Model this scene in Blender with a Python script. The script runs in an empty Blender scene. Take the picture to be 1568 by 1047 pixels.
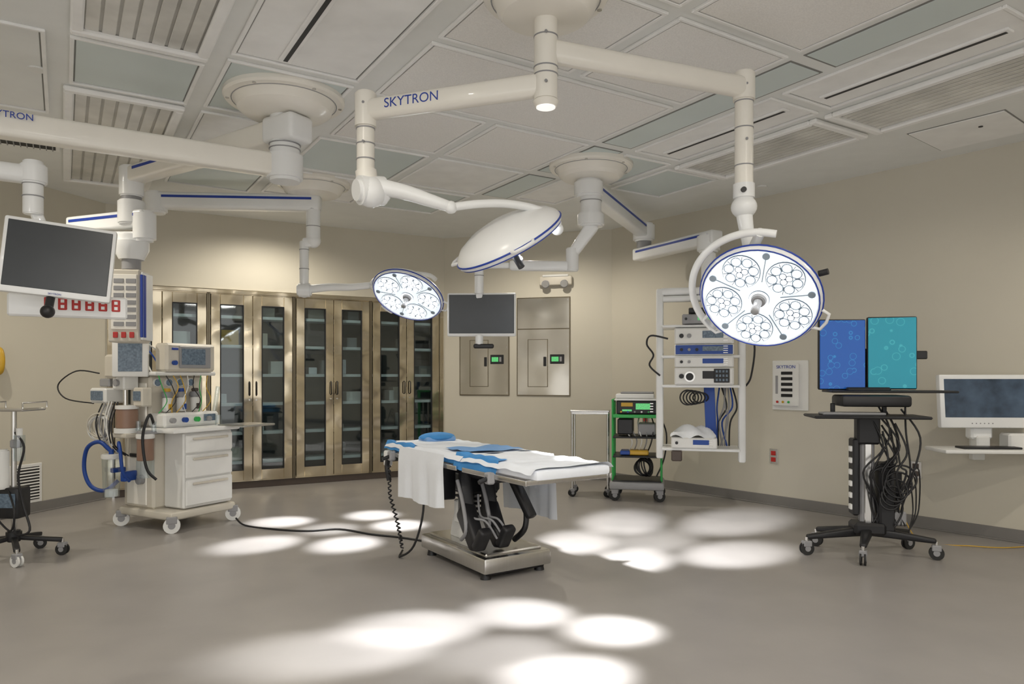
import bpy, bmesh, math, random
from mathutils import Vector, Matrix, Euler
random.seed(3)
V = Vector
sc = bpy.context.scene

# ------------------------------------------------------------------ materials
def mat(name, col, rough=.5, metal=0, emit=0, ecol=None, noise=.04, nscale=6, bump=0, bscale=80, stretch=None, spec=.5, coat=0, bdist=.01):
    m = bpy.data.materials.new(name); m.use_nodes = True
    nt = m.node_tree; b = nt.nodes['Principled BSDF']
    tc = nt.nodes.new('ShaderNodeTexCoord'); mp = nt.nodes.new('ShaderNodeMapping')
    nt.links.new(tc.outputs['Object'], mp.inputs['Vector'])
    if stretch: mp.inputs['Scale'].default_value = stretch
    n = nt.nodes.new('ShaderNodeTexNoise'); n.inputs['Scale'].default_value = nscale; n.inputs['Detail'].default_value = 4
    nt.links.new(mp.outputs[0], n.inputs['Vector'])
    cr = nt.nodes.new('ShaderNodeValToRGB')
    cr.color_ramp.elements[0].position = .3; cr.color_ramp.elements[1].position = .7
    cr.color_ramp.elements[0].color = (*[max(0, c*(1-noise)) for c in col], 1)
    cr.color_ramp.elements[1].color = (*[min(1, c*(1+noise)) for c in col], 1)
    nt.links.new(n.outputs['Fac'], cr.inputs['Fac']); nt.links.new(cr.outputs[0], b.inputs['Base Color'])
    b.inputs['Roughness'].default_value = rough; b.inputs['Metallic'].default_value = metal
    b.inputs['Specular IOR Level'].default_value = spec
    if coat: b.inputs['Coat Weight'].default_value = coat
    if emit:
        b.inputs['Emission Color'].default_value = (*(ecol or col), 1); b.inputs['Emission Strength'].default_value = emit
    if bump:
        n2 = nt.nodes.new('ShaderNodeTexNoise'); n2.inputs['Scale'].default_value = bscale; n2.inputs['Detail'].default_value = 3 if bscale > 10 else 0
        nt.links.new(mp.outputs[0] if bscale > 10 else tc.outputs['Object'], n2.inputs['Vector'])
        bp = nt.nodes.new('ShaderNodeBump'); bp.inputs['Strength'].default_value = bump; bp.inputs['Distance'].default_value = bdist
        nt.links.new(n2.outputs['Fac'], bp.inputs['Height']); nt.links.new(bp.outputs[0], b.inputs['Normal'])
    return m

def glass(name, tint, gl=.12, rough=.03):
    m = bpy.data.materials.new(name); m.use_nodes = True; nt = m.node_tree
    nt.nodes.remove(nt.nodes['Principled BSDF']); out = nt.nodes['Material Output']
    t = nt.nodes.new('ShaderNodeBsdfTransparent'); t.inputs[0].default_value = (*tint, 1)
    g = nt.nodes.new('ShaderNodeBsdfGlossy'); g.inputs['Roughness'].default_value = rough
    mx = nt.nodes.new('ShaderNodeMixShader'); mx.inputs[0].default_value = gl
    nt.links.new(t.outputs[0], mx.inputs[1]); nt.links.new(g.outputs[0], mx.inputs[2]); nt.links.new(mx.outputs[0], out.inputs[0])
    return m

def screenmat(name, c1, c2, scale, emit, ring=True):
    m = mat(name, c1, rough=.15); nt = m.node_tree; b = nt.nodes['Principled BSDF']
    v = nt.nodes.new('ShaderNodeTexVoronoi'); v.inputs['Scale'].default_value = scale
    tc = [n for n in nt.nodes if n.type == 'TEX_COORD'][0]; nt.links.new(tc.outputs['Object'], v.inputs['Vector'])
    r = nt.nodes.new('ShaderNodeValToRGB'); e = r.color_ramp.elements
    e[0].position = .28; e[0].color = (*c1, 1); e[1].position = .36; e[1].color = (*c1, 1)
    x = r.color_ramp.elements.new(.32); x.color = (*c2, 1)
    nt.links.new(v.outputs['Distance'], r.inputs[0]); nt.links.new(r.outputs[0], b.inputs['Base Color'])
    nt.links.new(r.outputs[0], b.inputs['Emission Color']); b.inputs['Emission Strength'].default_value = emit
    return m

M_wall = mat('wall_paint', (.60, .565, .475), .6, noise=.02, nscale=1.5, bump=.05, bscale=250)
M_floor = mat('vinyl_floor', (.33, .31, .295), .33, noise=.05, nscale=3, bump=.02, bscale=20)
M_base = mat('base_gray', (.20, .19, .18), .5)
M_ceil = mat('ceiling_white', (.80, .81, .79), .6, noise=.02)
M_cgreen = mat('ceiling_green_panel', (.64, .71, .70), .4, noise=.03, nscale=2)
M_cwhite = mat('ceiling_diffuser', (.86, .845, .82), .5, noise=.06, nscale=120)
M_crail = mat('ceiling_rail', (.90, .90, .89), .4)
M_cshade = mat('ceiling_shadow_line', (.22, .22, .21), .6)  # dark plate colour painting the shadow line around ceiling panels
M_dark = mat('dark_slot', (.03, .03, .03), .6)
M_lens = mat('ribbed_lens', (.66, .65, .61), .22, noise=.18, nscale=3)
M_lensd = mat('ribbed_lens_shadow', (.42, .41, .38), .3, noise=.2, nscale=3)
M_cream = mat('cream_enamel', (.87, .84, .77), .3, noise=.02, coat=.3)
M_white = mat('white_enamel', (.85, .86, .86), .3, noise=.02, coat=.3)
M_wplas = mat('white_plastic', (.80, .80, .78), .4, noise=.02)
M_beige = mat('beige_plastic', (.62, .58, .50), .45, noise=.03)
M_grayp = mat('gray_plastic', (.30, .30, .31), .45)
M_blue = mat('blue_stripe', (.015, .05, .34), .4)
M_black = mat('black_plastic', (.012, .012, .014), .45)
M_rubber = mat('black_rubber', (.02, .02, .02), .7, bump=.2, bscale=200)
M_steel = mat('stainless', (.66, .65, .63), .26, 1, noise=.05, nscale=4, stretch=(40, 40, 1))
M_cab = mat('cabinet_stainless', (.64, .56, .42), .16, 1, noise=.02, nscale=3, stretch=(60, 60, .5), bump=1.0, bscale=3.5, bdist=.035)  # golden tint puts reflected warm light into the steel's colour
M_cabd = mat('cabinet_stainless_edge', (.22, .19, .14), .3, 1, noise=.03)
M_panel = mat('panel_stainless', (.58, .55, .49), .2, 1, noise=.03, nscale=3, stretch=(2, 2, 2), bump=.8, bscale=2.5, bdist=.03)
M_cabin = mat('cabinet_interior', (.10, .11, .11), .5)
M_shelf = mat('shelf_edge', (.92, .95, .97), .4)
M_glass = glass('door_glass', (.70, .76, .77), .08)
M_clear = glass('clear_plastic', (.88, .93, .95), .16, .1)
M_screen = mat('screen_off', (.04, .045, .05), .25)
M_scrb = screenmat('screen_blue', (.0, .065, .30), (.01, .18, .44), 14, .5)
M_scrt = screenmat('screen_teal', (.0, .20, .27), (.03, .32, .37), 12, .5)
M_scrp = mat('screen_pc', (.04, .06, .09), .08, emit=.12, ecol=(.10, .15, .22), noise=.9, nscale=5)
M_lcd = mat('green_lcd', (.03, .2, .06), .3, emit=.45, ecol=(.2, .9, .3), noise=.8, nscale=90)
M_lcdw = mat('device_display', (.08, .10, .12), .25, emit=.08, ecol=(.3, .45, .6), noise=.6, nscale=60)
M_red = mat('red_plastic', (.50, .025, .02), .4)
M_green = mat('green_paint', (.03, .40, .08), .35)
M_sheet = mat('white_sheet', (.84, .87, .92), .85, noise=.02, bump=.3, bscale=18)
M_bluec = mat('blue_drape', (.06, .28, .64), .8, noise=.1, nscale=8, bump=.3, bscale=20)
M_lblue = mat('light_blue_towel', (.20, .38, .68), .85, noise=.05, bump=.3, bscale=30)
M_hose = mat('blue_hose', (.01, .06, .32), .4)
M_amber = mat('amber_absorber', (.28, .17, .12), .35)
M_yellow = mat('yellow_plastic', (.60, .36, .03), .4)
M_face = mat('lamp_face', (.80, .86, .92), .2, emit=.62, ecol=(.86, .94, 1), noise=.15, nscale=25)
M_mod = mat('lamp_module', (.6, .66, .72), .15, emit=1.5, ecol=(.88, .95, 1), noise=.7, nscale=60)
M_led = mat('lamp_led', (1, 1, 1), .1, emit=12, ecol=(.95, .98, 1))
M_ring = mat('lamp_ring', (.30, .37, .44), .2, .3)
M_ringd = mat('lamp_ring_dark', (.08, .11, .15), .2, .3)
M_capl = mat('cap_light', (1, 1, 1), .3, emit=.6, ecol=(1, .98, .94))
M_brown = mat('dark_brown', (.08, .06, .05), .5)

# ------------------------------------------------------------------ builder
def orient(d, up=V((0, 0, 1))):
    x = V(d).normalized(); up = V(up)
    if abs(x.dot(up)) > .99: up = V((0, 1, 0))
    y = up.cross(x).normalized(); z = x.cross(y)
    return Matrix((x, y, z)).transposed().to_4x4()

class B:
    def __init__(s, name, loc=(0, 0, 0), rz=0):
        s.name = name; s.bm = bmesh.new(); s.mats = []
        s.M = Matrix.Translation(V(loc)) @ Matrix.Rotation(math.radians(rz), 4, 'Z'); s.L = Matrix()
    def add(s, t, m, thr=.4, M=None):
        if m not in s.mats: s.mats.append(m)
        i = s.mats.index(m)
        for f in t.faces: f.material_index = i; f.smooth = True
        t.normal_update()
        for e in t.edges:
            if len(e.link_faces) == 2 and e.calc_face_angle(0) > thr: e.smooth = False
        t.transform(s.L @ (M or Matrix()))
        me = bpy.data.meshes.new('t'); t.to_mesh(me); t.free(); s.bm.from_mesh(me); bpy.data.meshes.remove(me)
    def box(s, c, size, m, bev=.004, rot=None, R=None, taper=None, seg=1):
        t = bmesh.new(); bmesh.ops.create_cube(t, size=1)
        for v in t.verts:
            if taper and v.co.z > 0: v.co.x *= taper; v.co.y *= taper
            v.co.x *= size[0]; v.co.y *= size[1]; v.co.z *= size[2]
        if bev: bmesh.ops.bevel(t, geom=t.edges[:], offset=min(bev, min(size)*.45), segments=seg, affect='EDGES', profile=.5)
        Mx = Matrix.Translation(V(c))
        if rot: Mx = Mx @ Euler([math.radians(a) for a in rot]).to_matrix().to_4x4()
        if R: Mx = Mx @ R
        s.add(t, m, .4, Mx)
    def bx(s, x0, x1, y0, y1, z0, z1, m, bev=.004):
        s.box(((x0+x1)/2, (y0+y1)/2, (z0+z1)/2), (abs(x1-x0), abs(y1-y0), abs(z1-z0)), m, bev)
    def beam(s, p1, p2, w, h, m, bev=.012, w2=None, h2=None, stripe=None):
        p1 = V(p1); p2 = V(p2); L = (p2-p1).length; t = bmesh.new(); bmesh.ops.create_cube(t, size=1)
        for v in t.verts:
            e = v.co.x > 0
            v.co.x *= L; v.co.y *= (w2 or w) if e else w; v.co.z *= (h2 or h) if e else h
        bmesh.ops.bevel(t, geom=t.edges[:], offset=bev, segments=3, affect='EDGES', profile=.5)
        Mx = Matrix.Translation((p1+p2)/2) @ orient(p2-p1); s.add(t, m, .55, Mx)
        if stripe:
            for sg in (1, -1):
                t = bmesh.new(); bmesh.ops.create_cube(t, size=1)
                for v in t.verts: v.co.x *= L*.9; v.co.y *= .004; v.co.z *= .022
                s.add(t, stripe, .4, Mx @ Matrix.Translation((0, sg*(min(w, w2 or w)/2+.001), h*.2)))
    def cyl(s, p1, p2, r, m, r2=None, seg=24, bev=0):
        p1 = V(p1); p2 = V(p2); L = (p2-p1).length
        t = bmesh.new(); bmesh.ops.create_cone(t, cap_ends=True, segments=seg, radius1=r, radius2=r if r2 is None else r2, depth=L)
        if bev:
            es = [e for e in t.edges if len(e.link_faces) == 2 and e.calc_face_angle(0) > 1.2]
            bmesh.ops.bevel(t, geom=es, offset=bev, segments=2, affect='EDGES')
        q = V((0, 0, 1)).rotation_difference((p2-p1).normalized()).to_matrix().to_4x4()
        s.add(t, m, .9 if not bev else .6, Matrix.Translation((p1+p2)/2) @ q)
    def sph(s, c, r, m, sc3=(1, 1, 1), R=None, u=20, w=12):
        t = bmesh.new(); bmesh.ops.create_uvsphere(t, u_segments=u, v_segments=w, radius=r)
        s.add(t, m, 9, Matrix.Translation(V(c)) @ (R or Matrix()) @ Matrix.Diagonal((*sc3, 1)))
    def lathe(s, prof, m, M=None, seg=48, thr=.5):
        t = bmesh.new(); rings = []
        for r, z in prof:
            rings.append([t.verts.new((r*math.cos(2*math.pi*i/seg), r*math.sin(2*math.pi*i/seg), z)) for i in range(seg)] if r > 1e-5 else [t.verts.new((0, 0, z))])
        for a, b in zip(rings, rings[1:]):
            for i in range(seg):
                j = (i+1) % seg
                if len(a) == 1 and len(b) == 1: continue
                if len(a) == 1: t.faces.new((a[0], b[i], b[j]))
                elif len(b) == 1: t.faces.new((a[i], a[j], b[0]))
                else: t.faces.new((a[i], a[j], b[j], b[i]))
        bmesh.ops.recalc_face_normals(t, faces=t.faces[:])
        s.add(t, m, thr, M)
    def tube(s, pts, r, m, seg=8, sm=True, closed=False, r2=None):
        P = [V(p) for p in pts]
        if sm and len(P) > 2:
            Q = []; n = len(P)
            for i in range(n-1):
                a, b, c, d = P[max(i-1, 0)], P[i], P[i+1], P[min(i+2, n-1)]
                for k in range(6):
                    u = k/6; Q.append(.5*((2*b)+(c-a)*u+(2*a-5*b+4*c-d)*u*u+(3*b-a-3*c+d)*u**3))
            Q.append(P[-1]); P = Q
        t = bmesh.new(); rings = []; nrm = None
        for i, p in enumerate(P):
            d = (P[min(i+1, len(P)-1)]-P[max(i-1, 0)]).normalized()
            if nrm is None: nrm = d.orthogonal().normalized()
            nrm = (nrm-d*nrm.dot(d)).normalized(); bn = d.cross(nrm)
            rr = r if r2 is None else r+(r2-r)*i/(len(P)-1)
            rings.append([t.verts.new(p+rr*(math.cos(2*math.pi*k/seg)*nrm+math.sin(2*math.pi*k/seg)*bn)) for k in range(seg)])
        for a, b in zip(rings, rings[1:]):
            for k in range(seg): t.faces.new((a[k], a[(k+1) % seg], b[(k+1) % seg], b[k]))
        t.faces.new(rings[0][::-1]); t.faces.new(rings[-1])
        s.add(t, m, 1.2)
    def ring(s, c, R, r, m, M=None, a0=0, a1=360, seg=48):
        pts = [V((R*math.cos(math.radians(a0+(a1-a0)*i/seg)), R*math.sin(math.radians(a0+(a1-a0)*i/seg)), 0)) for i in range(seg+1)]
        Mx = Matrix.Translation(V(c)) @ (M or Matrix())
        s.tube([Mx @ p for p in pts], r, m, sm=False)
    def sheet(s, fn, nu, nv, m):
        t = bmesh.new(); g = [[t.verts.new(fn(i/nu, j/nv)) for j in range(nv+1)] for i in range(nu+1)]
        for i in range(nu):
            for j in range(nv): t.faces.new((g[i][j], g[i+1][j], g[i+1][j+1], g[i][j+1]))
        s.add(t, m, 9)
    def text(s, txt, size, M, m):
        c = bpy.data.curves.new('t', 'FONT'); c.body = txt; c.size = size; c.extrude = .001; c.align_x = 'CENTER'; c.align_y = 'CENTER'
        o = bpy.data.objects.new('t', c); sc.collection.objects.link(o)
        bpy.context.view_layer.update()
        me = bpy.data.meshes.new_from_object(o.evaluated_get(bpy.context.evaluated_depsgraph_get()))
        t = bmesh.new(); t.from_mesh(me); bpy.data.objects.remove(o); bpy.data.meshes.remove(me)
        s.add(t, m, .4, M)
    def caster(s, x, y, r=.045, m=None, yaw=0, top=None):
        top = top or 2*r+.03
        a = math.radians(yaw); dx, dy = math.cos(a), math.sin(a)
        for k in (-1, 1):
            s.cyl((x-dy*k*.008-dy*k*.012, y+dx*k*.02, r), (x-dy*k*.008, y+dx*k*.008, r), r, m or M_rubber, seg=20)
            s.cyl((x-dy*k*.022, y+dx*k*.022, r), (x-dy*k*.02, y+dx*k*.02, r), r*.45, M_grayp, seg=12)
        s.box((x, y, r*1.5+.01), (r*1.3, .05, r*.9), M_grayp, .006, rot=(0, 0, yaw))
        s.cyl((x, y, r*1.6), (x, y, top), .012, M_steel, seg=10)
    def done(s):
        me = bpy.data.meshes.new(s.name); s.bm.to_mesh(me); s.bm.free()
        for m in s.mats: me.materials.append(m)
        o = bpy.data.objects.new(s.name, me); sc.collection.objects.link(o); o.matrix_world = s.M
        return o

CEIL = 3.12
# ------------------------------------------------------------------ room shell
A_ = (-5.5, -3.); Bp = (-5.5, 3.6); C0 = (-4.3, 7.6); C1 = (-.9, 9.53); C2 = (1.24, 8.94); D_ = (5.78, 3.35); E_ = (5.78, -3.)
outline = [A_, Bp, C0, C1, C2, D_, E_]
def slab(name, z0, z1, m, pts=outline):
    b = B(name); t = bmesh.new()
    lo = [t.verts.new((p[0], p[1], z0)) for p in pts]; hi = [t.verts.new((p[0], p[1], z1)) for p in pts]
    t.faces.new(lo); t.faces.new(hi[::-1])
    n = len(pts)
    for i in range(n): t.faces.new((lo[i], hi[i], hi[(i+1) % n], lo[(i+1) % n]))
    bmesh.ops.recalc_face_normals(t, faces=t.faces[:]); b.add(t, m); return b
slab('floor', -.1, 0, M_floor, [A_, Bp, C0, (-4.5, 7.95), (-1.1, 9.88), C1, C2, D_, E_]).done()

def wframe(p1, p2):
    d = V(p2)-V(p1); return d.length, math.degrees(math.atan2(d.y, d.x))
def wall(name, p1, p2, z0=0, z1=CEIL, base=True, jamb=0):
    L, rz = wframe(p1, p2)
    b = B(name, (p1[0], p1[1], 0), rz); b.bx(0, L, 0, .12, z0, z1, M_wall, 0)
    if jamb:
        b.bx(0, jamb, 0, .12, 0, z0, M_wall, 0); b.bx(L-jamb, L, 0, .12, 0, z0, M_wall, 0)
    b.done()
    if base:
        b = B('baseboard_'+name[5:], (p1[0], p1[1], 0), rz)
        b.bx(.02, L-.02, -.012, 0, 0, .10, M_base, .003); b.bx(.02, L-.02, -.03, 0, 0, .012, M_base, .003); b.done()
wall('wall_left', A_, Bp); wall('wall_left_angled', Bp, C0)
wall('wall_back_cabinets', C0, C1, 2.285, CEIL, False, .06)
wall('wall_back', C1, C2); wall('wall_right', C2, D_); wall('wall_right_front', D_, E_)

# ceiling with panel grid
cb = slab('ceiling', CEIL, CEIL+.12, M_ceil)
TH = 32
cb.L = Matrix.Rotation(math.radians(TH), 4, 'Z')
def cpanel(a0, a1, b0, b1, m, raised=.006, frame=True):
    cb.bx(a0+.016, a1-.016, b0+.016, b1-.016, CEIL-.003, CEIL+.001, M_cshade, 0)
    cb.bx(a0+.030, a1-.030, b0+.030, b1-.030, CEIL-raised, CEIL+.001, m, .002)
    if frame:
        w = .022; z0 = CEIL-.016
        cb.bx(a0, a1, b0, b0+w, z0, CEIL, M_crail, .003); cb.bx(a0, a1, b1-w, b1, z0, CEIL, M_crail, .003)
        cb.bx(a0, a0+w, b0+w, b1-w, z0, CEIL, M_crail, .003); cb.bx(a1-w, a1, b0+w, b1-w, z0, CEIL, M_crail, .003)
def slit(a, b0, b1):
    cb.bx(a-.035, a+.035, b0, b1, CEIL-.02, CEIL-.005, M_crail, .003); cb.bx(a-.012, a+.012, b0+.02, b1-.02, CEIL-.022, CEIL-.015, M_dark, 0)
def troffer(a0, a1, b0, b1, n=7):
    w = .06; z0 = CEIL-.035
    cb.bx(a0, a1, b0, b0+w, z0, CEIL, M_crail, .01); cb.bx(a0, a1, b1-w, b1, z0, CEIL, M_crail, .01)
    cb.bx(a0, a0+w, b0+w, b1-w, z0, CEIL, M_crail, .01); cb.bx(a1-w, a1, b0+w, b1-w, z0, CEIL, M_crail, .01)
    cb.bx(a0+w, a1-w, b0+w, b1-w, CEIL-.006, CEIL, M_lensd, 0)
    p = (a1-a0-2*w)/n
    for i in range(n):
        x = a0+w+p*i
        cb.bx(x+p*.06, x+p*.88, b0+w, b1-w, CEIL-.013, CEIL-.006, M_lens, .005)
troffer(.03, .70, 3.1, 4.42); cpanel(.03, .70, 4.5, 5.22, M_cgreen); troffer(.0, .70, 5.28, 6.5); troffer(0, .70, 6.56, 7.8)
cpanel(-.9, -.08, 4.5, 5.9, M_ceil)
for a0, a1, b0, b1, m in [(.8, 1.55, 2.9, 4.27, M_crail), (.8, 1.55, 4.35, 5.2, M_cgreen), (.8, 1.55, 5.3, 6.4, M_crail), (.8, 1.55, 6.5, 7.4, M_cgreen)]:
    cpanel(a0, a1, b0, b1, m)
slit(1.08, 2.95, 4.2); slit(1.2, 5.4, 6.3)
for b0 in (.8, 1.72, 2.63, 3.54, 4.46):
    if b0 == 3.54:
        cpanel(1.7, 3.5, b0, b0+.84, M_cwhite, .014)
    else:
        cpanel(1.7, 2.57, b0, b0+.84, M_cwhite, .014); cpanel(2.65, 3.5, b0, b0+.84, M_cwhite, .014)
for b0, b1 in ((5.4, 6.3), (6.4, 7.3)):
    cpanel(1.65, 2.57, b0, b1, M_cgreen if b0 < 6 else M_crail); cpanel(2.65, 3.5, b0, b1, M_crail if b0 < 6 else M_cgreen)
for b0, b1 in ((1.3, 2.6), (2.65, 4.4), (4.46, 5.3), (5.4, 6.3)): cpanel(3.55, 3.88, b0, b1, M_cgreen, frame=False)
for b0, b1 in ((.5, 1.6), (1.7, 3.0), (3.08, 4.4)): cpanel(3.92, 4.42, b0, b1, M_crail)
slit(4.17, 3.15, 4.3); slit(4.17, .7, 1.5); slit(4.2, 1.8, 2.9)
cpanel(3.92, 4.42, 4.5, 5.3, M_cgreen); cpanel(3.92, 4.42, 5.4, 6.2, M_crail)
troffer(4.5, 5.14, 1.7, 3.1, 9); troffer(4.5, 5.14, 3.16, 4.55, 9); troffer(4.5, 5.14, .2, 1.62, 9)
cpanel(4.5, 5.14, 4.62, 5.4, M_cgreen); cpanel(.0, .7, 1.0, 3.0, M_cgreen)
# access hatch on right
cb.L = Matrix.Translation((3.42, 5.36, 0)) @ Matrix.Rotation(math.radians(TH+7), 4, 'Z')
cb.bx(-.32, .32, -.32, .32, CEIL-.003, CEIL, M_cshade, 0); cb.bx(-.31, .31, -.31, .31, CEIL-.010, CEIL, M_crail, .003); cb.cyl((-.1, -.1, CEIL-.015), (-.1, -.1, CEIL), .015, M_dark)
cb.L = Matrix(); cb.done()

b = B('ceiling_air_grille', (-3.72, 5.5, 0), TH)
b.bx(-.22, .22, -.22, .22, CEIL-.015, CEIL, M_crail, .004)
b.bx(-.19, .19, -.19, .19, CEIL-.017, CEIL-.014, M_dark, 0)
for i in range(9): b.box((-.17+i*.0425, 0, CEIL-.022), (.008, .38, .012), M_grayp, .001)
b.done()
for p in ((-2.81, 4.25), (2.4, 6.9)):
    b = B('sprinkler_cover', (p[0], p[1], 0)); b.cyl((0, 0, CEIL-.015), (0, 0, CEIL), .05, M_wplas, bev=.004); b.done()

# ------------------------------------------------------------------ cabinets
L, rz = wframe(C0, C1)
b = B('supply_cabinet', (C0[0], C0[1], 0), rz)
X0 = .065; U = (L-.13)/4; ZT = 2.255; ZB = .08; DP = .32
b.bx(X0+.02, L-X0-.02, .005, .30, 0, ZB, M_brown, .002)
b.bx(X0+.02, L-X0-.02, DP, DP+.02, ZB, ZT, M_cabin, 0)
b.bx(X0, L-X0, .0, DP, ZT-.03, ZT, M_cab, 0); b.bx(X0, L-X0, .0, DP, ZB, ZB+.03, M_cab, 0)
b.bx(X0, L-X0, -.035, -.002, ZT-.02, ZT+.02, M_cab, .003)
b.bx(X0-.05, X0, -.015, -.002, .02, ZT+.02, M_cab, .003); b.bx(L-X0, L-X0+.05, -.015, -.002, .02, ZT+.02, M_cab, .003)
for u in range(4):
    x0 = X0+u*U; x1 = x0+U
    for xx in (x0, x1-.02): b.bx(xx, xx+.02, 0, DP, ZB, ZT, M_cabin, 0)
    b.bx(x0, x0+.018, -.015, .0, ZB, ZT-.02, M_cabd, .002); b.bx(x1-.018, x1, -.015, 0, ZB, ZT-.02, M_cabd, .002)
    for k in range(6):
        z = .28+k*.335; b.bx(x0+.02, x1-.02, .02, DP, z, z+.034, M_shelf, .002)
    for d in range(2):
        dx0 = x0+.02+d*(U-.04)/2+.003; dx1 = x0+.02+(d+1)*(U-.04)/2-.003; w = dx1-dx0; st = w*.22
        y0, y1 = -.028, -.002; zb, zt = ZB+.015, ZT-.03; wb, wt = zb+.12, zt-.12
        b.bx(dx0, dx0+st, y0, y1, zb, zt, M_cab, .004); b.bx(dx1-st, dx1, y0, y1, zb, zt, M_cab, .004)
        b.bx(dx0+st, dx1-st, y0, y1, zb, wb, M_cab, .004); b.bx(dx0+st, dx1-st, y0, y1, wt, zt, M_cab, .004)
        for q in ((dx0+st-.004, dx0+st+.008, wb, wt), (dx1-st-.008, dx1-st+.004, wb, wt)):
            b.bx(q[0], q[1], y0-.004, y1, q[2], q[3], M_black, .002)
        for q in (wb, wt): b.bx(dx0+st, dx1-st, y0-.004, y1, q-.006, q+.006, M_black, .002)
        b.bx(dx0+st, dx1-st, -.016, -.012, wb, wt, M_glass, 0)
        hx = dx1-.035 if d == 0 else dx0+.035
        b.tube([(hx, y0, 1.07), (hx, y0-.035, 1.08), (hx, y0-.035, 1.22), (hx, y0, 1.23)], .007, M_black, sm=False)
        b.cyl((hx, y0-.001, 1.02), (hx, y0-.008, 1.02), .010, M_steel, seg=12)
    rr = random.Random(u)
    for k in range(6):
        z = .315+k*.335
        for j in range(3):
            if rr.random() < .5:
                w = rr.uniform(.08, .2); h = rr.uniform(.05, .18); x = x0+.08+rr.random()*(U-.3)
                b.bx(x, x+w, .08, .26, z, z+h, rr.choice([M_wplas, M_sheet, M_yellow if u == 1 else M_grayp, M_beige, M_grayp]), .005)
b.done()

# ------------------------------------------------------------------ back wall items
L, rz = wframe(C1, C2)
def epanel(s0, s1, z0, z1):
    b = B('electrical_panel', (C1[0], C1[1], 0), rz)
    b.bx(s0, s1, -.012, -.001, z0, z1, M_cabd, .004); b.bx(s0+.012, s1-.012, -.017, -.011, z0+.012, z1-.41, M_panel, .003)
    b.bx(s0+.012, s1-.012, -.017, -.011, z1-.40, z1-.012, M_panel, .003)
    m = (s0+s1)/2; w = (s1-s0)
    b.bx(m-w*.29, m+w*.09, -.019, -.016, z0+.115, z0+.725, M_cabd, 0); b.bx(m-w*.28, m+w*.08, -.025, -.016, z0+.12, z0+.72, M_panel, .004)
    b.bx(m+w*.01, m+w*.06, -.04, -.022, z0+.38, z0+.50, M_black, .004)
    b.bx(m+w*.13, m+w*.39, -.03, -.014, z0+.41, z0+.53, M_black, .004)
    b.bx(m+w*.16, m+w*.29, -.033, -.029, z0+.44, z0+.50, M_lcd, 0); b.bx(m+w*.31, m+w*.35, -.033, -.029, z0+.44, z0+.50, M_grayp, 0)
    for sx in (s0+.03, s1-.03):
        for z in (z0+.04, (z0+z1)/2, z1-.04): b.cyl((sx, -.02, z), (sx, -.014, z), .008, M_steel, seg=10)
    b.done()
epanel(.22, .90, 1.04, 2.30); epanel(1.0, 1.70, 1.04, 2.30)
b = B('emergency_exit_light', (C1[0], C1[1], 0), rz)
b.box((1.52, -.04, 2.5), (.42, .07, .12), M_beige, .02, seg=3)
b.box((1.52, -.045, 2.56), (.34, .08, .03), M_wplas, .01)
for x in (1.40, 1.64):
    b.cyl((x, -.05, 2.47), (x, -.11, 2.45), .04, M_grayp, .05); b.cyl((x, -.111, 2.45), (x, -.116, 2.449), .042, M_steel)
b.done()

# right wall items
L, rzR = wframe(C2, D_)
b = B('wall_control_panel', (C2[0], C2[1], 0), rzR)
b.bx(2.20, 2.58, -.012, -.001, .96, 1.45, M_wplas, .004)
b.bx(2.215, 2.49, -.035, -.012, 1.0, 1.42, M_wplas, .008)
for i in range(5): b.bx(2.31, 2.43, -.04, -.034, 1.09+i*.055, 1.12+i*.055, M_black, .002)
b.bx(2.25, 2.275, -.04, -.034, 1.12, 1.3, M_grayp, .002)
for i, m in enumerate((M_red, M_yellow, M_green)): b.cyl((2.27+i*.06, -.042, 1.04), (2.27+i*.06, -.034, 1.04), .012, m, seg=12)
b.text('SKYTRON', .045, Matrix.Translation((2.36, -.036, 1.385)) @ Matrix.Rotation(math.pi/2, 4, 'X'), M_blue)
b.done()
for s_, z, m in ((2.21, .49, M_red), (3.55, .49, M_brown), (.55, .75, M_red)):
    b = B('wall_outlet', (C2[0], C2[1], 0), rzR)
    b.bx(s_-.045, s_+.045, -.01, -.001, z-.075, z+.075, M_steel, .004)
    for k in (-1, 1): b.bx(s_-.025, s_+.025, -.016, -.009, z+k*.032-.022, z+k*.032+.022, m, .004)
    b.done()

# left wall items
L, rzL = wframe(Bp, C0)
b = B('wall_air_vent', (Bp[0], Bp[1], 0), rzL)
b.bx(3.1, 3.43, -.015, -.001, .10, .47, M_wplas, .004); b.bx(3.13, 3.40, -.017, -.014, .13, .44, M_dark, 0)
for i in range(11): b.box((3.265, -.02, .145+i*.028), (.27, .014, .006), M_wplas, .001, rot=(35, 0, 0))
b.done()
b = B('wall_telephone', (Bp[0], Bp[1], 0), rzL)
b.box((2.93, -.03, 1.42), (.12, .05, .24), M_wplas, .01)
b.tube([(2.93, -.06, 1.32), (2.93, -.12, 1.34), (2.93, -.14, 1.43), (2.93, -.12, 1.52), (2.93, -.06, 1.54)], .028, M_yellow)
b.tube([(2.93, -.06, 1.31), (2.91, -.08, 1.15), (2.93, -.07, 1.05), (2.94, -.04, 1.25)], .006, M_yellow)
b.done()

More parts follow.
